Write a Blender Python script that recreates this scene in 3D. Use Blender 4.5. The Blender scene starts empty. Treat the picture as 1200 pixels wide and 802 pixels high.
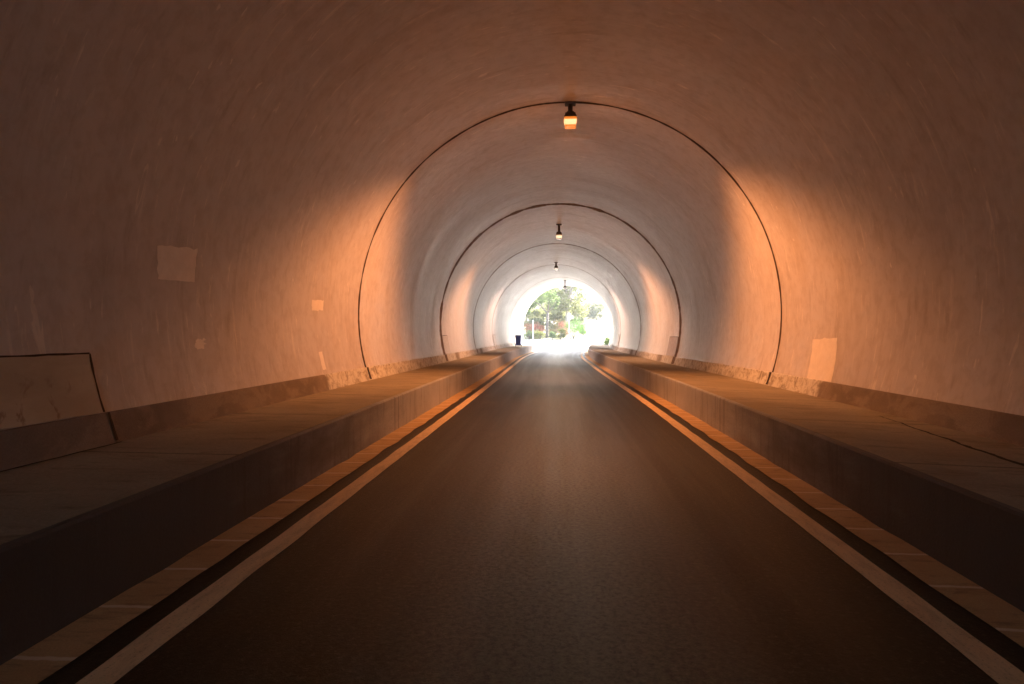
import bpy, bmesh, math, random
from mathutils import Vector, Matrix, noise as mnoise
R_ = math.radians
random.seed(7)
sc = bpy.context.scene
C = sc.collection

# ------------------------------------------------------------------ camera numbers
EYE = 1.38
F = 800.0            # focal length in photo pixels (1200 wide)
VX, VY = 652.0, 392.0
def at(px, py, Y):   # a photo pixel at distance Y -> a point of the place
    return Vector(((px - VX) / F * Y, Y, EYE - (py - VY) / F * Y))

# ------------------------------------------------------------------ the tunnel's centre line
KY = [-95, -30, 0, 13, 22.85, 27, 32.7, 41, 48, 55.4, 62, 75]
KX = [0, 0, 0, 0, -.09, -.14, -.18, -.22, -.06, .35, .76, 1.6]
KZ = [0, 0, 0, 0, -.045, -.055, -.06, -.06, -.05, -.02, 0, 0]
def interp(K, y):
    n = len(KY)
    if y <= KY[0]: return K[0]
    if y >= KY[-1]: return K[-1]
    for i in range(n - 1):
        if KY[i] <= y <= KY[i + 1]: break
    def slope(j):
        if j == 0 or j == n - 1: return 0.0
        return (K[j + 1] - K[j - 1]) / (KY[j + 1] - KY[j - 1])
    h = KY[i + 1] - KY[i]; t = (y - KY[i]) / h
    m0, m1 = slope(i) * h, slope(i + 1) * h
    return ((2*t**3 - 3*t**2 + 1) * K[i] + (t**3 - 2*t**2 + t) * m0 +
            (-2*t**3 + 3*t**2) * K[i + 1] + (t**3 - t**2) * m1)
def PX(y): return interp(KX, y)
def PZ(y): return interp(KZ, y)
Y0, Y1 = -20.0, 62.0  # rear end left open close behind the camera for fill daylight
def span(a, b, step=.5):
    n = max(1, int(round((b - a) / step)))
    return [a + (b - a) * i / n for i in range(n + 1)]
RAD, CX, CZ = 4.0, .179, EYE + .39
BASE_L, BASE_R = .498, .43
def wall_pt(r, ang):   # ang: 0 = right, 90 = crown, 180 = left
    return (CX + r * math.cos(ang), CZ + r * math.sin(ang))
A_R = math.asin((BASE_R - CZ) / RAD)
A_L = math.pi - math.asin((BASE_L - CZ) / RAD)

# ------------------------------------------------------------------ materials
def newmat(name):
    m = bpy.data.materials.new(name); m.use_nodes = True
    nt = m.node_tree
    b = nt.nodes['Principled BSDF']
    return m, nt, b
class NB:
    """short-hand for building node graphs"""
    def __init__(self, nt): self.nt = nt
    def n(self, t, **kw):
        x = self.nt.nodes.new(t)
        for k, v in kw.items():
            if k.startswith('i_'):
                x.inputs[k[2:].replace('_', ' ')].default_value = v
            else: setattr(x, k, v)
        return x
    def l(self, a, b): self.nt.links.new(a, b)
    def coords(self, kind='Object', scale=(1, 1, 1), loc=(0, 0, 0)):
        t = self.n('ShaderNodeTexCoord'); m = self.n('ShaderNodeMapping')
        m.inputs['Scale'].default_value = scale; m.inputs['Location'].default_value = loc
        self.l(t.outputs[kind], m.inputs['Vector']); return m.outputs['Vector']
    def noise(self, vec, scale, detail=4, rough=.55, dist=0.0):
        x = self.n('ShaderNodeTexNoise'); x.inputs['Scale'].default_value = scale
        x.inputs['Detail'].default_value = detail; x.inputs['Roughness'].default_value = rough
        x.inputs['Distortion'].default_value = dist
        self.l(vec, x.inputs['Vector']); return x.outputs['Fac']
    def ramp(self, fac, a, b, lo=0.0, hi=1.0):
        x = self.n('ShaderNodeMapRange'); x.clamp = True
        x.interpolation_type = 'SMOOTHSTEP'
        for k, v in zip((1, 2, 3, 4), (a, b, lo, hi)): x.inputs[k].default_value = v
        self.l(fac, x.inputs[0]); return x.outputs[0]
    def mix(self, fac, a, b, mode='MIX'):
        x = self.n('ShaderNodeMix'); x.data_type = 'RGBA'; x.blend_type = mode
        if isinstance(fac, (int, float)): x.inputs[0].default_value = fac
        else: self.l(fac, x.inputs[0])
        for s, v in ((6, a), (7, b)):
            if isinstance(v, (tuple, list)): x.inputs[s].default_value = (*v[:3], 1)
            else: self.l(v, x.inputs[s])
        return x.outputs[2]
    def math(self, op, a, b=0.0):
        x = self.n('ShaderNodeMath'); x.operation = op
        for s, v in ((0, a), (1, b)):
            if isinstance(v, (int, float)): x.inputs[s].default_value = v
            else: self.l(v, x.inputs[s])
        return x.outputs[0]
    def bump(self, h, strength=.3, dist=.02, normal=None):
        x = self.n('ShaderNodeBump'); x.inputs['Strength'].default_value = strength
        x.inputs['Distance'].default_value = dist
        self.l(h, x.inputs['Height'])
        if normal is not None: self.l(normal, x.inputs['Normal'])
        return x.outputs['Normal']

def mat_lining(name='painted_lining', tint=(1, 1, 1)):
    m, nt, b = newmat(name); k = NB(nt)
    uv = k.coords('UV')
    base = k.noise(uv, .35, 5, .6)
    col = k.mix(k.ramp(base, .3, .7), tuple(c*t for c, t in zip((.54, .51, .515), tint)), tuple(c*t for c, t in zip((.62, .595, .60), tint)))
    # bands left by the shutter boards: long along the curve, short along the road
    v1 = k.coords('UV', (1.5, .26, 1)); s1 = k.noise(v1, 1.0, 6, .65, .4)
    col = k.mix(k.math('MULTIPLY', k.ramp(s1, .5, .72), .38), col, tuple(c*t for c, t in zip((.42, .37, .345), tint)))
    # fine brushed scuffs
    v2 = k.coords('UV', (14, 1.2, 1)); s2 = k.noise(v2, 1.0, 5, .7, .6)
    v2b = k.coords('UV', (.5, .45, 1), (3, 7, 0)); s2b = k.noise(v2b, 1.0, 3, .5)
    sc_ = k.math('MULTIPLY', k.ramp(s2, .57, .64), k.ramp(s2b, .42, .58))
    col = k.mix(k.math('MULTIPLY', sc_, .55), col, (.80, .75, .70))
    # sparse long scratches
    v3 = k.coords('UV', (3.3, .55, 1), (11, 3, 0)); s3 = k.noise(v3, 2.4, 3, .6, 1.2)
    col = k.mix(k.math('MULTIPLY', k.ramp(s3, .66, .69), .6), col, (.84, .79, .74))
    # grey soot speckle and drips
    v4 = k.coords('UV', (3.2, .6, 1), (5, 1, 0)); s4 = k.noise(v4, 1.6, 6, .7, .3)
    col = k.mix(k.math('MULTIPLY', k.ramp(s4, .54, .72), .38), col, (.25, .20, .17))
    # overall mottling of the hand-applied paint, and short pale flecks
    mo = k.noise(k.coords('UV', (1, .8, 1), (2, 2, 0)), 5.5, 5, .7, .3)
    col = k.mix(k.ramp(mo, .42, .66, 0, .32), col, tuple(c*t for c, t in zip((.36, .31, .285), tint)))
    fl = k.noise(k.coords('UV', (9, 3.0, 1), (6, 6, 0)), 1.0, 3, .6, .4)
    flm = k.noise(k.coords('UV', (.35, .35, 1), (2, 8, 0)), 1.0, 2, .5)
    col = k.mix(k.math('MULTIPLY', k.math('MULTIPLY', k.ramp(fl, .68, .71), k.ramp(flm, .45, .6)), .8), col, (.82, .78, .75))
    # damp, scaling foot of the wall
    sep = k.n('ShaderNodeSeparateXYZ'); k.l(k.coords('UV'), sep.inputs[0])
    foot = k.ramp(sep.outputs[1], .1, 1.5, 1, 0)
    s5 = k.noise(k.coords('UV', (2.6, .8, 1), (1, 9, 0)), 1.8, 7, .7, .5)
    col = k.mix(k.math('MULTIPLY', k.math('MULTIPLY', foot, k.ramp(s5, .46, .66)), .55), col, (.34, .27, .21))
    s6 = k.noise(k.coords('UV', (3.1, 1.5, 1), (8, 2, 0)), 3.5, 6, .75, .8)
    col = k.mix(k.math('MULTIPLY', k.math('MULTIPLY', foot, k.ramp(s6, .57, .63)), .8), col, (.79, .75, .69))
    k.l(col, b.inputs['Base Color'])
    r = k.ramp(s1, .3, .7, .42, .52); k.l(r, b.inputs['Roughness'])
    h1 = k.noise(k.coords('UV', (.9, .25, 1)), 1.3, 3, .5)
    h2 = k.noise(k.coords('UV', (8, 2.5, 1)), 1.5, 6, .7)
    nrm = k.bump(h1, .10, .06); nrm = k.bump(h2, .16, .010, nrm)
    k.l(nrm, b.inputs['Normal'])
    return m

def mat_hatch():
    m, nt, b = newmat('hatch_paint'); k = NB(nt)
    f = k.noise(k.coords('UV', (.8, 1.6, 1)), 2.0, 5, .65)
    col = k.mix(k.ramp(f, .35, .7), (.44, .37, .28), (.53, .46, .36))
    g = k.noise(k.coords('UV', (2.2, 1.5, 1), (3, 1, 0)), 2.6, 5, .6, .8)
    sep = k.n('ShaderNodeSeparateXYZ'); k.l(k.coords('UV'), sep.inputs[0])
    low = k.ramp(sep.outputs[1], .8, 1.25, 1, 0)
    col = k.mix(k.math('MULTIPLY', k.math('MULTIPLY', k.ramp(g, .56, .66), low), .7), col, (.22, .12, .06))
    k.l(col, b.inputs['Base Color']); b.inputs['Roughness'].default_value = .6
    k.l(k.bump(f, .3, .02), b.inputs['Normal'])
    return m

def mat_patch(name, a, c):
    m, nt, b = newmat(name); k = NB(nt)
    f = k.noise(k.coords('UV', (3, 3, 1)), 2.0, 5, .65)
    k.l(k.mix(k.ramp(f, .35, .7), a, c), b.inputs['Base Color'])
    b.inputs['Roughness'].default_value = .5
    k.l(k.bump(k.noise(k.coords('UV', (6, 6, 1)), 2, 5, .6), .25, .006), b.inputs['Normal'])
    return m

def mat_concrete(name, lo, hi, stain,  scale=1.0, coord='UV', vert=True, joint=None, jointcol=(.05, .045, .04), rough=.75, chips=None, near_shade=None):
    m, nt, b = newmat(name); k = NB(nt)
    f = k.noise(k.coords(coord), .9 * scale, 6, .65)
    col = k.mix(k.ramp(f, .3, .7), lo, hi)
    g = k.noise(k.coords(coord, (4, .35 if vert else 1.2, 1), (2, 5, 0)), 1.6 * scale, 6, .7, .4)
    col = k.mix(k.math('MULTIPLY', k.ramp(g, .5, .72), .75), col, stain)
    fine = k.noise(k.coords(coord), 45 * scale, 4, .7)
    col = k.mix(k.ramp(fine, .35, .75, .35, 0), col, tuple(c * .45 for c in lo))
    if chips:
        h = k.noise(k.coords(coord, (3, 3.5, 1), (9, 2, 0)), 3.2, 7, .75, .9)
        col = k.mix(k.math('MULTIPLY', k.ramp(h, .53, .58), .85), col, chips)
    if joint:
        sep = k.n('ShaderNodeSeparateXYZ'); k.l(k.coords(coord), sep.inputs[0])
        w = k.noise(k.coords(coord, (1, 6, 1)), 2.0, 3, .6)
        u = k.math('ADD', sep.outputs[0], k.math('MULTIPLY', w, .03))
        d = k.math('PINGPONG', u, joint / 2)
        col = k.mix(k.math('MULTIPLY', k.ramp(d, .008, .022, 1, 0), .8), col, jointcol)
    if near_shade:
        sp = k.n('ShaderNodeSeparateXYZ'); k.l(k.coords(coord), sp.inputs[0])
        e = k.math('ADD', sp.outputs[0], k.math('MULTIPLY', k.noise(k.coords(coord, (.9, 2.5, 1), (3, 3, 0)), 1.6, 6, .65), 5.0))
        col = k.mix(k.ramp(e, 7.0, 14.0, .93, 0), col, near_shade)  # missing light on the near stretch painted as a darker colour
    k.l(col, b.inputs['Base Color'])
    b.inputs['Roughness'].default_value = rough
    k.l(k.bump(k.math('ADD', fine, k.math('MULTIPLY', f, 2)), .4, .012), b.inputs['Normal'])
    return m

def mat_skirting():
    m, nt, b = newmat('skirting_concrete'); k = NB(nt)
    co = k.coords('UV')
    f = k.noise(co, 1.1, 6, .65)
    bare = k.mix(k.ramp(f, .3, .7), (.17, .135, .11), (.26, .215, .18))
    blot = k.noise(k.coords('UV', (1.2, 2, 1), (5, 3, 0)), 1.6, 5, .6, .5)
    bare = k.mix(k.ramp(blot, .45, .6, 0, .55), bare, (.36, .31, .26))
    h = k.noise(k.coords('UV', (2.2, 2.5, 1), (9, 2, 0)), 2.6, 8, .75, .9)
    drip = k.noise(k.coords('UV', (9, 1.2, 1), (1, 2, 0)), 1.2, 5, .7, .3)
    white = k.mix(k.ramp(h, .44, .62), (.77, .785, .79), (.37, .345, .32))
    white = k.mix(k.ramp(drip, .58, .68, 0, .7), white, (.20, .155, .12))
    sep = k.n('ShaderNodeSeparateXYZ'); k.l(co, sep.inputs[0])
    edge = k.math('ADD', sep.outputs[0], k.math('MULTIPLY', k.noise(k.coords('UV', (.3, 1, 1)), 1.5, 3, .5), 2.2))
    on = k.ramp(edge, 11.6, 11.75)
    off = k.ramp(k.noise(k.coords('UV', (.45, .01, 1), (7, 0, 0)), 1.0, 2, .5), .60, .62, 1, .15)
    col = k.mix(k.math('MULTIPLY', on, off), bare, white)
    fine = k.noise(co, 60, 4, .7)
    col = k.mix(k.ramp(fine, .35, .75, .3, 0), col, (.08, .06, .05))
    k.l(col, b.inputs['Base Color']); b.inputs['Roughness'].default_value = .8
    k.l(k.bump(k.math('ADD', fine, k.math('MULTIPLY', h, 3)), .5, .012), b.inputs['Normal'])
    return m

def mat_asphalt():
    m, nt, b = newmat('asphalt'); k = NB(nt)
    co = k.coords('UV')
    f = k.noise(co, .5, 5, .6); g = k.noise(co, 140, 3, .7)
    col = k.mix(k.ramp(f, .3, .7), (.015, .014, .011), (.027, .026, .020))
    col = k.mix(k.ramp(g, .45, .75, 0, .6), col, (.09, .082, .065))
    # polished middle band with its sheen painted in as a paler colour, and rubbered wheel tracks, wandering a little
    gr = k.noise(co, 30, 4, .8)
    col = k.mix(k.ramp(gr, .52, .68, 0, .7), col, (.10, .09, .07))
    col = k.mix(k.ramp(gr, .48, .34, 0, .6), col, (.010, .009, .007))
    oil = k.noise(k.coords('UV', (.35, 1.1, 1), (6, 2, 0)), 1.4, 5, .6, .7)
    col = k.mix(k.ramp(oil, .58, .68, 0, .6), col, (.012, .011, .009))
    st = k.noise(k.coords('UV', (.06, 2.6, 1)), 1.0, 6, .6, .3)
    col = k.mix(k.ramp(st, .5, .7, 0, .15), col, (.08, .074, .06))
    dust = k.noise(k.coords('UV', (.5, 2.0, 1), (4, 4, 0)), 1.1, 7, .7, .6)
    col = k.mix(k.ramp(dust, .56, .75, 0, .4), col, (.085, .072, .05))
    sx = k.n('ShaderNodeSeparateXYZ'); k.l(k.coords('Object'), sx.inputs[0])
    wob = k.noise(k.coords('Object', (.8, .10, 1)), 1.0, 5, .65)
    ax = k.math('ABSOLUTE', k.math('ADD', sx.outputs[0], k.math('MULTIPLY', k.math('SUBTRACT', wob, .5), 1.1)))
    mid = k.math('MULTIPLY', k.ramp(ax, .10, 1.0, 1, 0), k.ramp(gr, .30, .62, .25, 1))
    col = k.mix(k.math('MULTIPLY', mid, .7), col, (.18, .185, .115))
    k.l(col, b.inputs['Base Color'])
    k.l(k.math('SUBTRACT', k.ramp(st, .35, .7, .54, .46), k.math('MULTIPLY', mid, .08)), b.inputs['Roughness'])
    b.inputs['Specular IOR Level'].default_value = .33
    g2 = k.noise(co, 34, 3, .8)
    k.l(k.bump(k.math('ADD', g, k.math('MULTIPLY', g2, 1.5)), .45, .006), b.inputs['Normal'])
    return m

def mat_linepaint():
    m, nt, b = newmat('worn_line_paint'); k = NB(nt)
    f = k.noise(k.coords('UV', (1.5, 6, 1)), 2.2, 7, .75)
    g = k.noise(k.coords('UV'), 60, 3, .7)
    col = k.mix(k.ramp(f, .4, .7), (.76, .585, .37), (.56, .42, .26))
    col = k.mix(k.ramp(g, .55, .7, 0, .55), col, (.10, .085, .07))
    k.l(col, b.inputs['Base Color']); b.inputs['Roughness'].default_value = .6
    k.l(k.bump(g, .35, .004), b.inputs['Normal'])
    return m

def mat_plain(name, col, rough=.6, metal=0.0, var=.25, scale=6.0):
    m, nt, b = newmat(name); k = NB(nt)
    f = k.noise(k.coords('Object'), scale, 5, .6)
    k.l(k.mix(k.ramp(f, .3, .7), tuple(c * (1 - var) for c in col), tuple(min(1, c * (1 + var)) for c in col)), b.inputs['Base Color'])
    b.inputs['Roughness'].default_value = rough; b.inputs['Metallic'].default_value = metal
    return m

def mat_leaf(name, a, c, trans=.45):
    m, nt, b = newmat(name); k = NB(nt)
    nt.nodes.remove(b)
    geo = k.n('ShaderNodeNewGeometry')
    col = k.mix(geo.outputs['Random Per Island'], a, c)
    d = k.n('ShaderNodeBsdfDiffuse'); t = k.n('ShaderNodeBsdfTranslucent'); x = k.n('ShaderNodeMixShader')
    k.l(col, d.inputs[0]); k.l(k.mix(.5, col, tuple(min(1, v * 1.5) for v in c)), t.inputs[0])
    x.inputs[0].default_value = trans
    k.l(d.outputs[0], x.inputs[1]); k.l(t.outputs[0], x.inputs[2])
    k.l(x.outputs[0], nt.nodes['Material Output'].inputs['Surface'])
    return m

def mat_emit(name, col, s, base=(.12, .08, .05)):
    m, nt, b = newmat(name)
    b.inputs['Base Color'].default_value = (*base, 1); b.inputs['Roughness'].default_value = .25
    b.inputs['Emission Color'].default_value = (*col, 1)
    b.inputs['Emission Strength'].default_value = s
    return m

M = {}
M['lining'] = mat_lining()
M['hatch'] = mat_hatch()
M['patch'] = mat_patch('fresh_paint', (.80, .76, .73), (.88, .84, .81))
M['brown_hatch'] = mat_patch('brown_stained_cover', (.34, .255, .215), (.44, .35, .30))
M['wall_cover'] = mat_patch('painted_cover', (.50, .44, .41), (.58, .53, .50))
M['joint_pale'] = mat_plain('faded_joint', (.24, .175, .14), .85, 0, .4, 7)
M['joint'] = mat_plain('joint_filler', (.045, .026, .016), .85, 0, .5, 9)
M['joint_rust'] = mat_plain('rusty_joint', (.15, .095, .07), .85, 0, .45, 7)
M['skirting'] = mat_skirting()
M['pave'] = mat_concrete('pavement_concrete', (.27, .24, .185), (.38, .345, .27), (.10, .075, .05), .8, vert=False, joint=2.46, jointcol=(.08, .06, .045), rough=.8)
M['kerb'] = mat_concrete('kerb_concrete', (.37, .40, .47), (.52, .55, .62), (.13, .11, .105), 1.0, joint=4.9, jointcol=(.16, .14, .13), rough=.7, near_shade=(.055, .048, .05))
M['gutter'] = mat_concrete('gutter_concrete', (.54, .36, .18), (.68, .47, .25), (.20, .145, .09), 2.0, vert=False, joint=.55, jointcol=(.78, .68, .54), rough=.75)
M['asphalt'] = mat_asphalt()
M['line'] = mat_linepaint()
M['black_metal'] = mat_plain('dark_lamp_metal', (.045, .033, .026), .6, 0, .3, 12)
M['crack'] = mat_plain('crack_dirt', (.022, .015, .010), .95, 0, .4, 8)
M['outconc'] = mat_concrete('pale_forecourt', (.55, .54, .51), (.66, .65, .62), (.42, .41, .39), .3, coord='Object', vert=False, rough=.8)
M['headwall'] = mat_concrete('headwall_render', (.5, .48, .45), (.62, .6, .57), (.3, .28, .26), .5, coord='Object')
M['soil'] = mat_plain('garden_soil', (.16, .15, .07), .95, 0, .5, 1.2)
M['hill'] = mat_plain('dry_hillside', (.36, .31, .24), .95, 0, .3, .15)
M['ground'] = mat_plain('earth', (.22, .19, .14), .95, 0, .3, .1)
M['bark'] = mat_plain('bark', (.13, .105, .085), .9, 0, .35, 5)
M['palebark'] = mat_plain('pale_bark', (.34, .30, .26), .9, 0, .3, 5)
M['white'] = mat_plain('white_enamel', (.8, .8, .78), .4, 0, .04, 3)
M['darkgreen_metal'] = mat_plain('green_railing', (.05, .075, .06), .5, .3, .2, 6)
M['blue'] = mat_plain('blue_plastic', (.09, .17, .58), .4, 0, .2, 5)
M['bluelid'] = mat_plain('dark_blue_plastic', (.035, .06, .2), .4, 0, .2, 5)
M['rubber'] = mat_plain('rubber', (.02, .02, .02), .8, 0, .2, 5)
M['leaf_a'] = mat_leaf('mid_leaves', (.08, .13, .05), (.15, .20, .08))
M['leaf_b'] = mat_leaf('yellow_leaves', (.11, .135, .04), (.18, .19, .06))
M['leaf_g'] = mat_leaf('pale_leaves', (.12, .145, .06), (.21, .225, .10), .45)
M['leaf_c'] = mat_leaf('coral_blossom', (.28, .10, .07), (.38, .17, .11), .3)
M['leaf_d'] = mat_leaf('orange_blossom', (.28, .16, .06), (.18, .17, .06), .3)
M['leaf_e'] = mat_leaf('fresh_leaves', (.06, .13, .03), (.11, .20, .05))
M['leaf_f'] = mat_leaf('dull_leaves', (.05, .075, .035), (.10, .12, .06))

# ------------------------------------------------------------------ object helpers
def link(name, me, mats, parent=None):
    o = bpy.data.objects.new(name, me); C.objects.link(o)
    for m in (mats if isinstance(mats, (list, tuple)) else [mats]): me.materials.append(m)
    if parent: o.parent = parent
    return o
def tag(o, label=None, cat=None, group=None, kind=None):
    if label: o['label'] = label
    if cat: o['category'] = cat
    if group: o['group'] = group
    if kind: o['kind'] = kind
    return o
def empty(name, loc=(0, 0, 0), rz=0):
    o = bpy.data.objects.new(name, None); C.objects.link(o)
    o.location = loc; o.rotation_euler = (0, 0, rz); o.empty_display_size = .3
    return o
def from_bm(name, bm, mats, parent=None, smooth=False):
    me = bpy.data.meshes.new(name); bm.normal_update(); bm.to_mesh(me); bm.free()
    if smooth:
        for p in me.polygons: p.use_smooth = True
    return link(name, me, mats, parent)

def sweep(name, prof, ys, mats, parent=None, closed=False, smooth=False, caps=False, path=True, matidx=None):
    """prof: list of (x,z) or function y -> list; extruded along the tunnel; uv = (along, round)"""
    fn = prof if callable(prof) else (lambda y: prof)
    bm = bmesh.new(); uvl = bm.loops.layers.uv.new('UVMap')
    rings, lens = [], None
    for y in ys:
        p = fn(y); ox, oz = (PX(y), PZ(y)) if path else (0, 0)
        rings.append([bm.verts.new((x + ox, y, z + oz)) for x, z in p])
    p = fn(ys[0]); lens = [0]
    q = p + [p[0]] if closed else p
    for a, c in zip(q, q[1:]): lens.append(lens[-1] + math.hypot(c[0]-a[0], c[1]-a[1]))
    n = len(p)
    for i in range(len(ys) - 1):
        for j in range(n if closed else n - 1):
            j2 = (j + 1) % n
            f = bm.faces.new((rings[i][j], rings[i][j2], rings[i+1][j2], rings[i+1][j]))
            f.smooth = smooth
            if matidx: f.material_index = matidx(j)
            for lp, (u, v) in zip(f.loops, ((ys[i], lens[j]), (ys[i], lens[j+1]), (ys[i+1], lens[j+1]), (ys[i+1], lens[j]))):
                lp[uvl].uv = (u, v)
    if caps and closed:
        for rg in (rings[0], list(reversed(rings[-1]))):
            bm.faces.new(rg)
    bm.normal_update()
    return from_bm(name, bm, mats, parent)

def box_bm(bm, x0, x1, y0, y1, z0, z1):
    vs = [bm.verts.new(p) for p in ((x0,y0,z0),(x1,y0,z0),(x1,y1,z0),(x0,y1,z0),(x0,y0,z1),(x1,y0,z1),(x1,y1,z1),(x0,y1,z1))]
    for f in ((3,2,1,0),(4,5,6,7),(0,1,5,4),(1,2,6,5),(2,3,7,6),(3,0,4,7)): bm.faces.new([vs[i] for i in f])
    return vs
def frust_bm(bm, b, t):
    """b,t: (cx,cy,z,wx,wy) lower and upper rectangle"""
    vs = []
    for cx, cy, z, wx, wy in (b, t):
        vs += [bm.verts.new((cx+sx*wx/2, cy+sy*wy/2, z)) for sx, sy in ((-1,-1),(1,-1),(1,1),(-1,1))]
    for f in ((3,2,1,0),(4,5,6,7),(0,1,5,4),(1,2,6,5),(2,3,7,6),(3,0,4,7)): bm.faces.new([vs[i] for i in f])
def tube_bm(bm, pts, rads, seg=8, cap=True):
    rings = []
    for i, p in enumerate(pts):
        p = Vector(p)
        d = (Vector(pts[min(i+1, len(pts)-1)]) - Vector(pts[max(i-1, 0)])).normalized()
        a = d.orthogonal().normalized() if abs(d.z) < .95 else Vector((1, 0, 0)).cross(d).normalized()
        b_ = d.cross(a)
        rings.append([bm.verts.new(p + rads[i] * (math.cos(t) * a + math.sin(t) * b_)) for t in [2*math.pi*k/seg for k in range(seg)]])
    for r0, r1 in zip(rings, rings[1:]):
        # match ring starts so the tube does not twist
        k0 = min(range(seg), key=lambda k: (r1[k].co - r0[0].co).length)
        for k in range(seg):
            try: bm.faces.new((r0[k], r0[(k+1) % seg], r1[(k0+k+1) % seg], r1[(k0+k) % seg])).smooth = True
            except ValueError: pass
    if cap:
        bm.faces.new(list(reversed(rings[0]))); bm.faces.new(rings[-1])
def bevel(o, w=.01, s=2):
    md = o.modifiers.new('bevel', 'BEVEL'); md.width = w; md.segments = s; md.limit_method = 'ANGLE'
    return o

# ------------------------------------------------------------------ TUNNEL
tunnel = tag(empty('tunnel', (CX, 13, 0)),
             'round arched road tunnel with scuffed off-white painted lining and dark ring joints', 'tunnel')
tunnel_inv = Matrix.Translation((-CX, -13, 0))
def tpart(o):
    o.parent = tunnel; o.matrix_parent_inverse = tunnel_inv; return o
NA = 72
def arc(r, a0, a1, n=NA): return [wall_pt(r, a0 + (a1 - a0) * i / n) for i in range(n + 1)]
ext = .12   # lining runs on a little below the pavement
inner = arc(RAD, A_L + ext, A_R - ext); outer = arc(RAD + .45, A_R - ext, A_L + ext, 36)
ysl = span(Y0, 0, 2.0)[:-1] + span(0, Y1, .5)
lin = tpart(sweep('lining', inner, ysl, M['lining'], smooth=True))
tpart(sweep('outer_shell', outer, span(Y0, Y1, 2.0), M['headwall'], smooth=True))
# headwall at the far mouth
bm = bmesh.new()
yy = Y1; ox, oz = PX(yy), PZ(yy)
ia = arc(RAD, A_R - ext, A_L + ext, 48)
outl = []
for x, z in ia:
    d = Vector((x - CX, z - CZ)).normalized()
    s = min(9 / max(abs(d.x), 1e-6), 5.6 / max(abs(d.y), 1e-6) if d.y > 0 else 9 / max(abs(d.x), 1e-6))
    outl.append((CX + d.x * s, CZ + d.y * s))
for yv in (0, .5):
    pass
vi0 = [bm.verts.new((x+ox, yy+.003, z+oz)) for x, z in ia]; vo0 = [bm.verts.new((x+ox, yy+.003, z+oz)) for x, z in outl]
vi1 = [bm.verts.new((x+ox, yy+.5, z+oz)) for x, z in ia]; vo1 = [bm.verts.new((x+ox, yy+.5, z+oz)) for x, z in outl]
for j in range(len(ia)-1):
    bm.faces.new((vi0[j], vo0[j], vo0[j+1], vi0[j+1])); bm.faces.new((vi1[j+1], vo1[j+1], vo1[j], vi1[j]))
    bm.faces.new((vi0[j+1], vi1[j+1], vi1[j], vi0[j])); bm.faces.new((vo0[j], vo1[j], vo1[j+1], vo0[j+1]))
tpart(from_bm('headwall', bm, M['headwall']))

JOINTS = [13 + 9.85 * k for k in range(5)]
def ring_strip(name, y, w, mat, seed, jag=.35, r=RAD - .004, a0=None, a1=None, n=200):
    bm = bmesh.new(); rows = []
    a0 = A_L if a0 is None else a0; a1 = A_R if a1 is None else a1
    for i in range(n + 1):
        a = a0 + (a1 - a0) * i / n
        s = mnoise.noise((i * .21, seed * 7.3, 0)); s2 = mnoise.noise((i * .9, seed * 3.1, 5)); wob = .02 * mnoise.noise((i * .05, seed, 9))
        ww = w * (1 + jag * s + jag * .6 * s2)
        x, z = wall_pt(r, a)
        rows.append([bm.verts.new((x + PX(y), y + wob + d, z + PZ(y))) for d in (-ww/2, ww/2)])
    for p, q in zip(rows, rows[1:]): bm.faces.new((p[0], q[0], q[1], p[1]))
    return tpart(from_bm(name, bm, mat))
for k, y in enumerate(JOINTS):
    w = (.085, .34, .24, .20, .16)[k]
    o = ring_strip('expansion_joint', y, w, M['joint'] if k == 0 else M['joint_rust'] if k == 1 else M['joint_pale'], k + 1, .55 if k != 1 else .7)
    if k == 1: o['label'] = 'broad rusty brown ring joint'

# skirting: a low concrete upstand at the foot of each wall
SK_H = .225
def skirting(side):
    base = BASE_L if side < 0 else BASE_R
    def ang(z): 
        a = math.asin((z - CZ) / RAD); return math.pi - a if side < 0 else a
    zs = [base - .05 + (SK_H + .05) * i / 5 for i in range(6)]
    pts = [wall_pt(RAD - .035, ang(z)) for z in zs]
    pts += [wall_pt(RAD - .03, ang(base + SK_H + .012)), wall_pt(RAD + .02, ang(base + SK_H + .02)), wall_pt(RAD + .02, ang(base - .05))]
    return sweep('skirting', pts, span(Y0, Y1, 1.0), M['skirting'], closed=True, caps=True)
for s in (-1, 1): tpart(skirting(s))
for k, y in enumerate(JOINTS):
    for side in (-1, 1):
        base = BASE_L if side < 0 else BASE_R
        a0 = math.asin((base + .004 - CZ) / RAD); a1 = math.asin((base + SK_H + .01 - CZ) / RAD)
        if side < 0: a0, a1 = math.pi - a0, math.pi - a1
        ring_strip('joint_cut', y, (.12, .45, .3, .25, .2)[k], M['joint'] if k == 0 else M['joint_rust'], 20 + k + side, .3, RAD - .041, a0, a1, 8)

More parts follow.
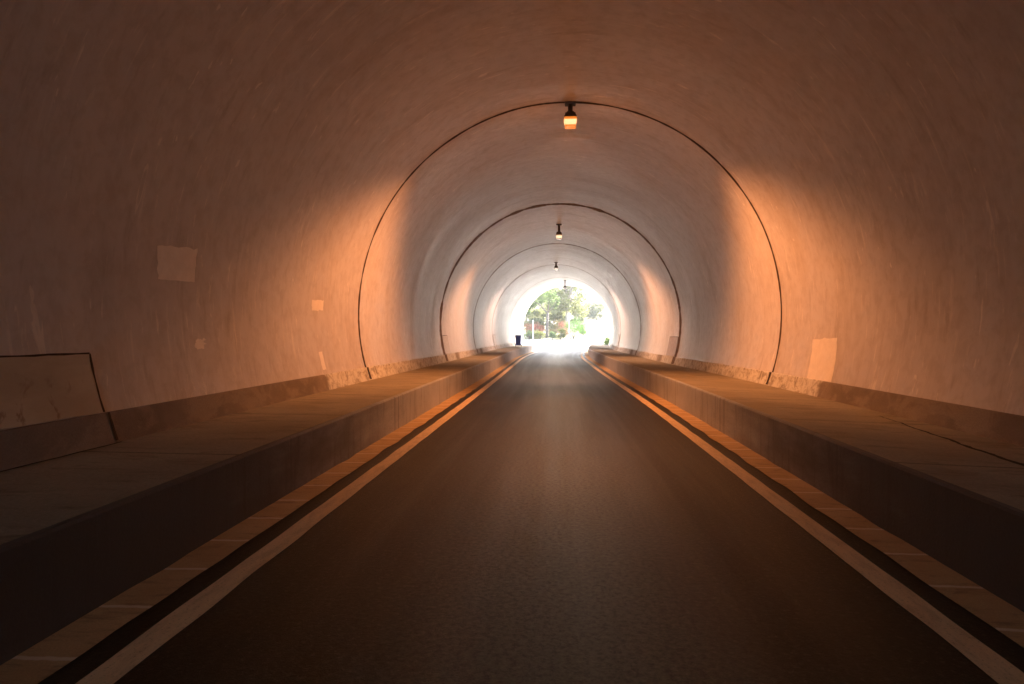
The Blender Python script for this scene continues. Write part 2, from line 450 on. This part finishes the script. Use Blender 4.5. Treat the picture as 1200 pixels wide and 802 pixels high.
# curved sheet on the wall between two distances and two heights (z above the road)
def wall_sheet(name, side, corners, mat, proud=.004, n=10, jag=.0, seed=0, parent_fn=tpart):
    """corners: (y,z) x4 in order near-bottom, far-bottom, far-top, near-top"""
    bm = bmesh.new(); uvl = bm.loops.layers.uv.new('UVMap'); g = []
    for i in range(n + 1):
        row = []
        for j in range(n + 1):
            u, v = i / n, j / n
            y = (1-u)*(1-v)*corners[0][0] + u*(1-v)*corners[1][0] + u*v*corners[2][0] + (1-u)*v*corners[3][0]
            z = (1-u)*(1-v)*corners[0][1] + u*(1-v)*corners[1][1] + u*v*corners[2][1] + (1-u)*v*corners[3][1]
            if i in (0, n): y += jag * mnoise.noise((v * 5, seed, i))
            if j in (0, n): z += jag * mnoise.noise((u * 5, seed + 9, j))
            a = math.asin(max(-1, min(1, (z - CZ) / RAD)))
            if side < 0: a = math.pi - a
            x, zz = wall_pt(RAD - proud, a)
            row.append((bm.verts.new((x + PX(y), y, zz + PZ(y))), (y, z)))
        g.append(row)
    for i in range(n):
        for j in range(n):
            q = (g[i][j], g[i+1][j], g[i+1][j+1], g[i][j+1])
            f = bm.faces.new([t[0] for t in q]); f.smooth = True
            for lp, t in zip(f.loops, q): lp[uvl].uv = t[1]
    return parent_fn(from_bm(name, bm, mat))
def on_wall(side, px, py):
    """distance and height where a photo pixel's ray meets the wall"""
    yaw, pit = math.atan((VX - 600) / F), math.atan((401 - VY) / F)
    a, u = (px - 600) / F, (401 - py) / F
    fy, fz = math.cos(pit) + u * math.sin(pit), u * math.cos(pit) - math.sin(pit)
    rx, ry = a * math.cos(yaw) - fy * math.sin(yaw), a * math.sin(yaw) + fy * math.cos(yaw)
    y = 2.0
    while y < 62:
        p = Vector((rx / ry * y, y, EYE + fz / ry * y)); dx = p.x - (CX + PX(y)); dz = p.z - (CZ + PZ(y))
        if math.hypot(dx, dz) >= RAD: return (y, p.z - PZ(y))
        y += .01
    return (y, p.z)
def sheet_px(name, side, quad, mat, **kw):
    return wall_sheet(name, side, [on_wall(side, *q) for q in quad], mat, **kw)
sheet_px('paint_patch', -1, [(184, 327), (227, 331), (231, 291), (184, 288)], M['patch'], jag=.03, seed=1)['label'] = 'large square of fresh pale paint'
sheet_px('paint_patch', -1, [(365, 364), (378, 364), (379, 352), (365, 352)], M['patch'], jag=.03, seed=2)
sheet_px('paint_patch', -1, [(228, 409), (239, 409), (239, 397), (228, 398)], M['patch'], jag=.06, seed=3)
sheet_px('paint_patch', -1, [(378, 434), (382, 433), (377, 412), (373, 413)], M['patch'], jag=.02, seed=4)
sheet_px('paint_patch', 1, [(974, 451), (945, 446), (953, 398), (982, 396)], M['patch'], jag=.03, seed=5)['label'] = 'tall leaning strip of fresh pale paint'

# hatch covers at the foot of the walls, each in a dark gap
def hatch(side, y0, y1, top, parent=None, mat=None):
    base = (BASE_L if side < 0 else BASE_R)
    b0 = base + SK_H + .02
    h = wall_sheet('hatch_cover', side, [(y0, b0), (y1, b0), (y1 - .03, top), (y0, top)], mat or M['hatch'], proud=.016, jag=.012, seed=y0)
    for pp in h.data.polygons: pp.use_smooth = False
    md = h.modifiers.new('thick', 'SOLIDIFY'); md.thickness = .012; md.offset = 0
    g = .009
    for c in ([(y0-g, b0), (y0+g, b0), (y0+g, top), (y0-g, top)], [(y1-g, b0), (y1+g*1.4, b0), (y1-.03+g*1.4, top), (y1-.03-g, top)],
              [(y0, top-g*.6), (y1-.03, top-g*.6), (y1-.03, top+g), (y0, top+g)]):
        e = wall_sheet('gap', side, c, M['joint'], proud=.0235, n=8, jag=.01, seed=y0 + c[0][0], parent_fn=lambda o: o)
        e.parent = h
    return h
hatch(-1, 4.1, 5.30, on_wall(-1, 97, 415)[1])
hatch(-1, 23.0, 24.2, 1.38, mat=M['wall_cover']); hatch(1, 23.0, 24.6, 1.34, mat=M['brown_hatch'])
hatch(-1, 42.8, 44.2, 1.4, mat=M['wall_cover']); hatch(1, 43.0, 44.2, 1.4, mat=M['wall_cover'])
# dark gap round the near hatch through the skirting and along its foot
def strip_mesh(name, pts, mat, w, fn):
    bm = bmesh.new(); rows = []
    for i, p in enumerate(pts):
        q = Vector(pts[min(i+1, len(pts)-1)]) - Vector(pts[max(0, i-1)])
        n = Vector((-q.y, q.x, 0)).normalized()
        ww = w(i) if callable(w) else w
        rows.append([bm.verts.new(Vector(p) + n * ww/2), bm.verts.new(Vector(p) - n * ww/2)])
    for a, b in zip(rows, rows[1:]): bm.faces.new((a[0], a[1], b[1], b[0]))
    return from_bm(name, bm, mat)
a0 = math.pi - math.asin((BASE_L + .004 - CZ) / RAD); a1 = math.pi - math.asin((BASE_L + SK_H + .01 - CZ) / RAD)
ring_strip('joint_cut', 5.335, .03, M['joint'], 44, .3, RAD - .041, a0, a1, 8)

# ------------------------------------------------------------------ ROAD, GUTTERS, PAVEMENTS
KERB = 2.297
def crown(x): return .012 * (1 - (x / KERB) ** 2)
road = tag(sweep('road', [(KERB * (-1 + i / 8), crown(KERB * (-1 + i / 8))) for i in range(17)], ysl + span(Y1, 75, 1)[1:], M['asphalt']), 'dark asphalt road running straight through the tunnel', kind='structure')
def rough_strip(name, x0, x1, dz, ys, mat, seed, jag):
    bm = bmesh.new(); uvl = bm.loops.layers.uv.new('UVMap'); rows = []
    for i, y in enumerate(ys):
        j0 = jag * mnoise.noise((y * 1.7, seed, 0)); j1 = jag * mnoise.noise((y * 1.7, seed, 7))
        rows.append([(bm.verts.new((x + PX(y), y, crown(x) + dz + PZ(y))), (y, x)) for x in (x0 + j0, x1 + j1)])
    for a, b in zip(rows, rows[1:]):
        q = (a[0], a[1], b[1], b[0]); f = bm.faces.new([t[0] for t in q])
        for lp, t in zip(f.loops, q): lp[uvl].uv = t[1]
    return from_bm(name, bm, mat)
ysr = span(-6, 20, .1) + span(20, 72, .5)[1:]
for s in (-1, 1):
    o = rough_strip('edge_line', min(s*1.733, s*1.888), max(s*1.733, s*1.888), .005, ysr, M['line'], 3 + s, .012); o.parent = road
    o = rough_strip('gutter', min(s*2.03, s*KERB), max(s*2.03, s*KERB), .009, ysr, M['gutter'], 13 + s, .03); o.parent = road

for s in (-1, 1):
    base = BASE_L if s < 0 else BASE_R
    a = math.asin((base - CZ) / RAD)
    wx = CX + s * RAD * math.cos(a)
    # kerb-top level is the same on both sides; the pavement falls slightly to the wall on the right
    top = [(s*KERB + s*.05, .486), (s*KERB + s*.5, .486 + (base-.486)*.3), (wx + s*.05, base), (wx + s*.05, base - .6), (s*KERB + s*.05, -.2)]
    pv = tag(sweep('pavement', top, ysl, M['pave'], closed=True, caps=True), 'raised brown concrete walkway along the %s tunnel wall' % ('left' if s < 0 else 'right'), kind='structure')
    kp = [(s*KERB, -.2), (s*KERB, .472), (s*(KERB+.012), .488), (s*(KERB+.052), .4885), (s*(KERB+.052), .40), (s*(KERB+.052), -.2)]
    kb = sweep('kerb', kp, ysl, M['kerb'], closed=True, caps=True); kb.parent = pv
    if s > 0:
        # long ragged crack and damp seam in the right pavement
        def rpt(px, py):
            y = 3.0
            for _ in range(40):
                p = at(px, py, y); 
                lv = .486 + (base-.486) * max(0, min(1, (p.x-KERB)/(wx-KERB)))
                y = F * (EYE - lv) / (py - VY)
            return at(px, py, y)
        A, B = rpt(1018, 485), rpt(1235, 561)
        pts = []
        for i in range(61):
            t = i / 60; p = A.lerp(B, t); p.x += .035 * mnoise.noise((t * 9, 2, 0)) + .02 * mnoise.noise((t * 31, 4, 0))
            lv = .486 + (base-.486) * max(0, min(1, (p.x-KERB-.5)/(wx-KERB-.5))) * .7 + (base-.486)*.3
            p.z = lv + .006; pts.append(p)
        c = strip_mesh('crack', pts, M['crack'], lambda i: .012 + .075 * max(0, i/60) * (.6 + .6*mnoise.noise((i*.4, 8, 0))), None); c.parent = pv
    else:
        pts = []
        for i in range(41):
            y = 2.5 + (5.35 - 2.5) * i / 40
            pts.append(Vector((wx + .075 + .012 * mnoise.noise((y * 4, 1, 0)), y, BASE_L + .006)))
        c = strip_mesh('crack', pts, M['crack'], lambda i: .022 + .01 * mnoise.noise((i * .5, 3, 0)), None); c.parent = pv
        c['label'] = 'thin dark gap along the foot of the wall'

# ------------------------------------------------------------------ LAMPS
LAMPCOL = [(1, .335, .10), (1, .42, .19), (1, .56, .38), (1, .72, .58)]
LAMP_W = [190, 190, 175, 210]
def light_nodes(L, col, strength, side_gain=1.0):
    L.use_nodes = True; nt = L.node_tree; k = NB(nt)
    em = nt.nodes['Emission']; em.inputs['Color'].default_value = (*col, 1)
    g = k.n('ShaderNodeNewGeometry'); s = k.n('ShaderNodeSeparateXYZ'); k.l(g.outputs['Incoming'], s.inputs[0])
    x, y, z = s.outputs
    lat = k.math('SQRT', k.math('ADD', k.math('MULTIPLY', x, x), k.math('MULTIPLY', z, z)))
    t = k.math('DIVIDE', k.math('ABSOLUTE', y), k.math('MAXIMUM', lat, .001))
    core = k.ramp(k.math('MULTIPLY', t, k.ramp(y, -.08, .08, .54, .92)), .22, 1.15, 1, 0)
    wide = k.ramp(t, .5, 5.0, .20, .05)
    wide = k.math('MULTIPLY', wide, k.ramp(y, -.1, .1,   .60, 1.5))   # thrown mostly along the direction of travel
    lon = k.math('ADD', core, wide)
    zz = k.math('ADD', z, k.math('MULTIPLY', k.math('ABSOLUTE', y), .15))
    cut = k.ramp(zz, -.52, -.20, 1, .003)
    bat = k.ramp(k.math('ABSOLUTE', x), .2, .85, .6, 1)
    k.l(k.math('MULTIPLY', k.math('MULTIPLY', lon, cut), k.math('MULTIPLY', bat, strength)), em.inputs['Strength'])
lamp_pos = []
for i, (px, py, y) in enumerate([(668, 149.5, 13.05), (655, 280, 27.0), (651.6, 317, 41.2), (662, 339, 55.4)]):
    p = at(px, py, y); lamp_pos.append(p)
labels = ['brightest orange tunnel lamp, nearest, hanging at the first ring joint',
          'second tunnel lamp along, dark flared hood over a pale warm glow',
          'third tunnel lamp along, small dark hood above a whitish lens',
          'farthest tunnel lamp, tiny dark hood outlined against the bright trees']
def make_lamp(i, p):
    top = CZ + PZ(p.y) + math.sqrt(RAD**2 - (p.x - CX - PX(p.y))**2)     # ceiling height here
    t = empty('tunnel_lamp', (p.x, p.y, top)); tag(t, labels[i], 'ceiling lamp', 'lamps along the tunnel crown')
    H = top - p.z                                                        # total drop
    bm = bmesh.new(); frust_bm(bm, (0, 0, -.035, .20, .20), (0, 0, .02, .22, .22)); bevel(from_bm('mounting_plate', bm, M['black_metal'], t), .008)
    bm = bmesh.new(); tube_bm(bm, [(0, 0, -.03), (0, 0, -H + .20)], [.045, .045], 12); from_bm('stem', bm, M['black_metal'], t)
    bm = bmesh.new(); frust_bm(bm, (0, 0, -H + .147, .25, .27), (0, 0, -H + .26, .13, .15)); bevel(from_bm('hood', bm, M['black_metal'], t), .012)
    bm = bmesh.new()
    for sx in (-1, 1): tube_bm(bm, [(sx*.07, 0, -H+.21), (sx*.10, 0, -H+.17)], [.012, .012], 6)
    tube_bm(bm, [(-.1, 0, -H+.24), (.1, 0, -H+.24)], [.018, .018], 8)
    from_bm('bracket', bm, M['black_metal'], t)
    bm = bmesh.new(); frust_bm(bm, (0, 0, -H, .20, .22), (0, 0, -H + .098, .25, .27)); 
    col = [(1, .46, .20), (1, .70, .42), (1, .85, .7), (1, .9, .8)][i]
    bevel(from_bm('lens', bm, mat_emit('lamp_lens', col, [.21, .17, .13, .10][i]), t), .02, 3)
    amber = mat_emit('amber_glow', [(1, .25, .03), (1, .5, .25), (1, .7, .5), (1, .8, .7)][i], [.10, .04, .03, .02][i], (.02, .01, .005))  # orange halo of the lamp, added as glowing bands round the lens
    bm = bmesh.new(); frust_bm(bm, (0, 0, -H - .030, .20, .22), (0, 0, -H - .002, .225, .245)); bevel(from_bm('lens_glow', bm, amber, t), .012, 3)
    bm = bmesh.new(); frust_bm(bm, (0, 0, -H + .10, .255, .275), (0, 0, -H + .145, .225, .245)); bevel(from_bm('lens_glow', bm, amber, t), .008)
    L = bpy.data.lights.new('lamp_light', 'POINT'); L.shadow_soft_size = .07; L.energy = 1.0
    light_nodes(L, LAMPCOL[i], LAMP_W[i])
    o = bpy.data.objects.new('lamp_light', L); C.objects.link(o); o.parent = t; o.location = (0, 0, -H - .13)
    return t
for i, p in enumerate(lamp_pos): make_lamp(i, p)

# ------------------------------------------------------------------ BIN at the far mouth, on the left pavement
def wheelie_bin():
    yb = 51.0
    x = (607.6 - VX) / F * yb
    t = tag(empty('wheelie_bin', (x, yb, BASE_L + PZ(yb))), 'dark blue wheeled rubbish bin standing on the left walkway near the far mouth', 'bin')
    t.scale = (.95, .95, 1.12)
    bm = bmesh.new(); frust_bm(bm, (0, 0, .08, .38, .44), (0, 0, .72, .47, .55)); bevel(from_bm('body', bm, M['blue'], t), .03, 3)
    bm = bmesh.new(); frust_bm(bm, (0, -.02, .722, .52, .62), (0, -.02, .79, .44, .52)); bevel(from_bm('lid', bm, M['bluelid'], t), .02, 3)
    bm = bmesh.new(); tube_bm(bm, [(-.24, .3, .70), (-.30, .3, .68), (-.33, .3, .55), (-.34, .28, .30), (-.27, .25, .10)], [.018]*5, 8); from_bm('handle', bm, M['rubber'], t)
    for sx in (-1, 1):
        bm = bmesh.new(); tube_bm(bm, [(sx*.20, .17, .09), (sx*.25, .17, .09)], [.09, .09], 16); from_bm('wheel', bm, M['rubber'], t)
wheelie_bin()

# ------------------------------------------------------------------ OUTSIDE: ground, forecourt, verge, hill
def sheet(name, fn, xs, ys, mat, label, smooth=True):
    bm = bmesh.new(); g = [[bm.verts.new((x, y, fn(x, y))) for x in xs] for y in ys]
    for i in range(len(ys)-1):
        for j in range(len(xs)-1):
            bm.faces.new((g[i][j], g[i][j+1], g[i+1][j+1], g[i+1][j])).smooth = smooth
    return tag(from_bm(name, bm, mat), label, kind='structure')
sheet('ground', lambda x, y: -.3, [-2500, -200, 0, 200, 2500], [-2500, -200, 0, 200, 3000], M['ground'], 'flat earth reaching to the horizon')
def gz(y): return -.02 + .62 * max(0, min(1, (y - 64) / 34)) ** 1.2
sheet('forecourt', lambda x, y: gz(y) - .012, [-60 + 4*i for i in range(36)], [61.4 + 2 * i for i in range(22)], M['outconc'], 'sunlit pale concrete outside the tunnel mouth')
def vz(x, y): return .66 + .14 * (y - 98) * .35 + .15 * mnoise.noise((x * .15, y * .15, 3))
sheet('verge', lambda x, y: max(.3, vz(x, y)), [-60 + 2*i for i in range(60)], [97.5 + 2*i for i in range(30)], M['soil'], 'planted bank beyond the forecourt')
def hz(x, y):
    t = max(0, min(1, (y - 120) / 90)); s = max(0, min(1, (x + 30) / 70))
    return -.5 + t * t * (3 - 2*t) * (6 + 26 * s) + 1.2 * mnoise.noise((x * .05, y * .05, 1)) * t
sheet('hill', hz, [-150 + 6*i for i in range(56)], [116 + 5*i for i in range(40)], M['hill'], 'pale dry hillside rising behind the trees')
# pale ramp climbing to the right of the mouth
sheet('bounce_apron', lambda x, y: -.03, [-40 + 4*i for i in range(21)], [-70 + 2 * i for i in range(26)], M['outconc'], 'unseen pale sheet added behind the camera to bounce light into the near mouth')  # added out of view, bounces sunlight onto the near ceiling
def ramp_z(x, y): return gz(min(y, 98)) - .006 + .11 * max(0, x - 3.2 - .02*(y-66))
sheet('ramp_road', ramp_z, [3.2 + i for i in range(40)], [66 + 2*i for i in range(18)], M['outconc'], 'bright concrete ramp climbing to the right')

# ------------------------------------------------------------------ PLANTS
def leaves_bm(bm, clumps, n, size, rnd, flat=.75):
    """clumps: (centre, radius); n small pointed leaves scattered through each, thinner inside"""
    for c, r in clumps:
        for _ in range(n):
            d = Vector((rnd.gauss(0, 1), rnd.gauss(0, 1), rnd.gauss(0, 1) * flat)).normalized()
            p = Vector(c) + d * r * rnd.random() ** .45
            a = Vector((rnd.gauss(0, 1), rnd.gauss(0, 1), rnd.gauss(-.3, .7))).normalized(); b_ = a.orthogonal().normalized()
            b_ = (Matrix.Rotation(rnd.random() * 6.28, 3, a) @ b_)
            s = size * (.6 + .8 * rnd.random()); w = s * .42
            bm.faces.new([bm.verts.new(v) for v in (p - a*s*.5, p + b_*w*.5, p + a*s*.5, p - b_*w*.5)])
def tree(name, base, limbs, clumps, leafmat, barkmat, label, n=160, size=.28, seed=1, group=None, cat='tree', r0=.16):
    rnd = random.Random(seed)
    t = tag(empty(name, base), label, cat, group)
    bm = bmesh.new()
    for pts, ra, rb in limbs:
        m = len(pts); tube_bm(bm, pts, [ra + (rb - ra) * i / (m - 1) for i in range(m)], 7)
    from_bm('trunk', bm, barkmat, t)
    bm = bmesh.new(); leaves_bm(bm, clumps, n, size, rnd)
    from_bm('crown', bm, leafmat, t)
    return t
def gzv(y, x): return vz(x, y) if y >= 98 else gz(y)
def local(b, px, py, Y): return at(px, py, Y) - b
def rough_tree(name, px, pyb, pyt, Y, wpx, leaf, bark, label, seed, nclump=14, n=110, size=.3, group=None, lift=.35, ground=None):
    """generic tree: curved trunk, forks and an uneven crown"""
    rnd = random.Random(seed)
    b = at(px, pyb, Y); 
    b.z = ground(b.x, b.y) if ground else gzv(Y, b.x)
    top = at(px, pyt, Y).z - b.z; w = wpx / F * Y / 2
    limbs = []; clumps = []
    trunk = [(0, 0, -.3), (rnd.uniform(-.1, .1), 0, top*.2), (rnd.uniform(-.25, .25), rnd.uniform(-.2, .2), top*.45)]
    limbs.append((trunk, top*.025 + .03, top*.015 + .02))
    fork = Vector(trunk[-1])
    for q in range(nclump):
        ang = rnd.random()*6.28; hh = lift + (1 - lift) * rnd.random() ** .8
        rr = w * (.25 + .75*rnd.random()) * math.sqrt(max(.12, 1 - ((hh - .62) / .5) ** 2))
        c = Vector((math.cos(ang)*rr, math.sin(ang)*rr, hh*top*.95))
        clumps.append((c, w*(.22 + .22*rnd.random())))
        if q % 2 == 0:
            limbs.append(([fork, fork.lerp(c, .55) + Vector((0, 0, .1*top)), c], top*.012 + .012, .012))
    return tree(name, b, limbs, clumps, leaf, bark, label, n, size, seed, group)
def bush(name, px, pyb, pyt, Y, wpx, leaf, label, seed, n=120, size=.2, nclump=9, group=None, bark=None):
    rnd = random.Random(seed)
    b = at(px, pyb, Y); b.z = gzv(Y, b.x)
    h = max(.4, at(px, pyt, Y).z - b.z); w = wpx / F * Y / 2
    clumps = []; limbs = []
    for q in range(nclump):
        ang = rnd.random()*6.28; rr = w*.75*rnd.random()**.5; hh = h*(.2 + .68*rnd.random()) * (1 - .35*(rr/w)**2)
        c = Vector((math.cos(ang)*rr, math.sin(ang)*rr*.8, hh)); clumps.append((c, (w*.30 + h*.14)*(.7+.5*rnd.random())))
        limbs.append(([(0, 0, -.15), (c.x*.4, c.y*.4, hh*.5), c], .03, .01))
    return tree(name, b, limbs, clumps, leaf, bark or M['bark'], label, n, size, seed, group, 'shrub')

# the forked tree in front
bY = 102
b = at(641, 392, bY); b.z = vz(b.x, bY)
lp = lambda px, py, dy=0: local(b, px, py, bY) + Vector((0, dy, 0))
fork = lp(642, 367)
limbs = [([Vector((0, 0, -.3)), lp(641, 385), lp(641.5, 376), fork], .24, .18),
         ([fork, lp(637, 362, .3), lp(632, 357, .5), lp(626, 353, .8), lp(621, 352, .8)], .13, .05),
         ([fork, lp(643, 357), lp(643, 347)], .13, .04),
         ([fork, lp(648, 361, -.4), lp(652, 352, -.7)], .08, .03),
         ([lp(643, 357), lp(638, 350, .5)], .05, .02), ([lp(643, 355), lp(649, 346, -.3)], .05, .02)]
rc = random.Random(5); clumps = []
for px, py, r in ((621, 357, .45), (619, 362, .4), (625, 358, .5), (628, 355, .5), (634, 349, .6), (637, 345, .6), (643, 344, .75), (648, 346, .65),
                  (652, 350, .6), (653, 355, .45), (639, 352, .6), (646, 354, .65), (643, 349, .8), (634, 354, .4), (650, 359, .4), (619, 367, .3)):
    clumps.append((lp(px, py, rc.uniform(-1, 1)), r))
tree('forked_tree', b, limbs, clumps, M['leaf_a'], M['bark'], 'tree with a forked pale trunk and drooping green leaves beyond the tunnel mouth', 130, .30, 3)

rough_tree('background_tree', 664, 394, 322, 112, 54, M['leaf_g'], M['palebark'], 'tall yellow-green tree behind the farthest lamp', 11, 44, 170, .40, 'trees beyond the tunnel mouth')
rough_tree('background_tree', 622, 394, 340, 124, 26, M['leaf_g'], M['bark'], 'pale tree at the left edge of the bright mouth', 12, 18, 150, .36, 'trees beyond the tunnel mouth')
for i, (px, pyt, Y, w, lab) in enumerate([(612, 352, 132, 34, 'pale rounded tree farthest left behind the coral shrubs'), (636, 346, 140, 30, 'pale broad tree directly behind the forked trunk'),
                                          (655, 356, 134, 30, 'low pale tree behind the orange shrub'), (676, 356, 138, 26, 'pale slender tree behind the big fresh green shrub'),
                                          (628, 364, 114, 26, 'low dense pale tree between the white post and the forked trunk'), (650, 364, 116, 26, 'low dense pale tree right of the forked trunk'), (696, 352, 150, 26, 'pale tree on the slope nearest the right wall')]):
    rough_tree('background_tree', px, 396, pyt, Y, w, M['leaf_g'], M['palebark'], lab, 110 + i, 26, 110, .42, 'trees beyond the tunnel mouth', .12)
for i, (px, pyb, pyt, Y, w, lab) in enumerate([(690, 372, 352, 185, 12, 'small dark tree alone on the pale hillside'), (703, 380, 364, 170, 16, 'low dull tree on the hillside beside the right wall'),
                                            (712, 384, 362, 165, 12, 'narrow dull tree half hidden by the right wall'), (677, 378, 348, 175, 16, 'thin dull tree on the hillside left of the small dark one')]):
    rough_tree('hillside_tree', px, pyb, pyt, Y, w, M['leaf_f'], M['bark'], lab, 30 + i, 9, 60, .4, 'sparse trees on the hillside', .3, hz)

for i, (px, pyb, pyt, Y, w, lf, lab) in enumerate([
        (622, 397, 377, 101, 14, 'leaf_c', 'coral flowering shrub left of the white post'),
        (632, 397, 375, 103, 16, 'leaf_c', 'tall coral flowering shrub between the white post and forked tree'),
        (650, 396, 374, 105, 20, 'leaf_d', 'orange flowering shrub right of the forked trunk'),
        (660, 396, 376, 104, 14, 'leaf_c', 'coral flowering shrub at the foot of the thin pale pole'),
        (620, 399, 386, 98.5, 12, 'leaf_a', 'dark green low shrub at the left edge of the mouth'),
        (633, 400, 387, 98.6, 18, 'leaf_b', 'low yellow-green shrub in front of the coral flowers'),
        (647, 400, 388, 98.4, 10, 'leaf_a', 'small dark green shrub below the forked tree'),
        (657, 398, 385, 99, 12, 'leaf_b', 'yellow-green low shrub left of the small railing'),
        (672, 397, 372, 100, 22, 'leaf_e', 'big fresh green shrub behind the small railing'),
        (684, 393, 378, 108, 16, 'leaf_e', 'wide fresh green shrub sloping down toward the ramp')]):
    bush('flowering_shrub' if lf in ('leaf_c', 'leaf_d') else 'green_shrub', px, pyb, pyt, Y, w, M[lf], lab, 60 + i, 150, .17, 10, 'shrubs along the planted bank')
b_ = bush('green_shrub', 711, 405, 391, 66, 15, M['leaf_a'], 'small green shrub beside the right end of the tunnel', 93, 170, .13, 14, None)
b_.location.z = ramp_z(b_.location.x, 66) - .35

# posts, pole and the small railing
def post(name, px, pyt, Y, r, mat, label, cap=True):
    b = at(px, 398, Y); b.z = gzv(Y, b.x); h = at(px, pyt, Y).z - b.z
    t = tag(empty(name, b), label, 'post')
    bm = bmesh.new(); tube_bm(bm, [(0, 0, -.2), (0, 0, h)], [r, r], 12); from_bm('shaft', bm, mat, t)
    bm = bmesh.new(); tube_bm(bm, [(0, 0, h), (0, 0, h + .05), (0, 0, h+.10)], [r*1.35, r*1.35, r*.4], 12); from_bm('cap', bm, mat, t)
    bm = bmesh.new(); tube_bm(bm, [(0, 0, -.05), (0, 0, .12)], [r*1.8, r*1.6], 12); from_bm('collar', bm, mat, t)
post('marker_post', 624.6, 376, 97, .05, M['white'], 'slim white post in front of the coral shrubs')
post('thin_pole', 667, 368, 98, .04, M['white'], 'thin pale pole rising above the green shrub')
b = at(668, 397, 97.2); b.z = gz(97.2)
t = tag(empty('railing', b), 'small dark railing in front of the big green shrub', 'railing')
for x in (-.45, .1, .95):
    bm = bmesh.new(); tube_bm(bm, [(x, 0, -.1), (x, 0, .95)], [.035, .035], 8); from_bm('upright', bm, M['darkgreen_metal'], t)
for z in (.25, .88):
    bm = bmesh.new(); tube_bm(bm, [(-.5, 0, z), (1.0, 0, z)], [.03, .03], 8); from_bm('rail', bm, M['darkgreen_metal'], t)

# ------------------------------------------------------------------ LIGHT, SKY, CAMERA
EL, AZ = R_(32), R_(38)          # sun ahead and to the right of the road
w = bpy.data.worlds.new('World'); sc.world = w; w.use_nodes = True
nt = w.node_tree; bg = nt.nodes['Background']
sky = nt.nodes.new('ShaderNodeTexSky'); sky.sky_type = 'NISHITA'; sky.sun_disc = False
sky.sun_elevation = EL; sky.sun_rotation = AZ
sky.air_density = 1.0; sky.dust_density = 3.0
nt.links.new(sky.outputs[0], bg.inputs['Color']); bg.inputs['Strength'].default_value = .15
S = bpy.data.lights.new('sun', 'SUN'); S.energy = 5.0; S.angle = R_(.5); S.color = (1, .95, .87)
so = bpy.data.objects.new('sun', S); C.objects.link(so)
d = Vector((math.sin(AZ) * math.cos(EL), math.cos(AZ) * math.cos(EL), math.sin(EL)))
so.rotation_euler = d.to_track_quat('Z', 'Y').to_euler(); so.location = (30, 90, 60)

cam = bpy.data.cameras.new('camera'); cam.sensor_width = 36; cam.lens = 24; cam.clip_start = .05; cam.clip_end = 6000
co = bpy.data.objects.new('camera', cam); C.objects.link(co); sc.camera = co
co.location = (0, 0, EYE)
co.rotation_euler = (R_(90) - math.atan((401 - VY) / F), 0, math.atan((VX - 600) / F))
sc.view_settings.view_transform = 'Standard'; sc.view_settings.look = 'None'; sc.view_settings.gamma = 1
sc.view_settings.exposure = 3.2
sc.cycles.max_bounces = 14; sc.cycles.diffuse_bounces = 7; sc.cycles.glossy_bounces = 6
sc.cycles.use_denoising = True
sc.cycles.sample_clamp_indirect = 6

# thin volume added to stand in for glare, paling what lies beyond the mouth
bm = bmesh.new(); box_bm(bm, -160, 200, -60, 330, -1.4, 60)
m = bpy.data.materials.new('glare_air'); m.use_nodes = True; nt = m.node_tree
nt.nodes.remove(nt.nodes['Principled BSDF'])
pv = nt.nodes.new('ShaderNodeVolumePrincipled'); pv.inputs['Color'].default_value = (.95, .96, .97, 1); pv.inputs['Density'].default_value = .0011
nt.links.new(pv.outputs[0], nt.nodes['Material Output'].inputs['Volume'])
tag(from_bm('glare_veil', bm, m), 'thin pale volume added to imitate glare at the far mouth', kind='stuff')
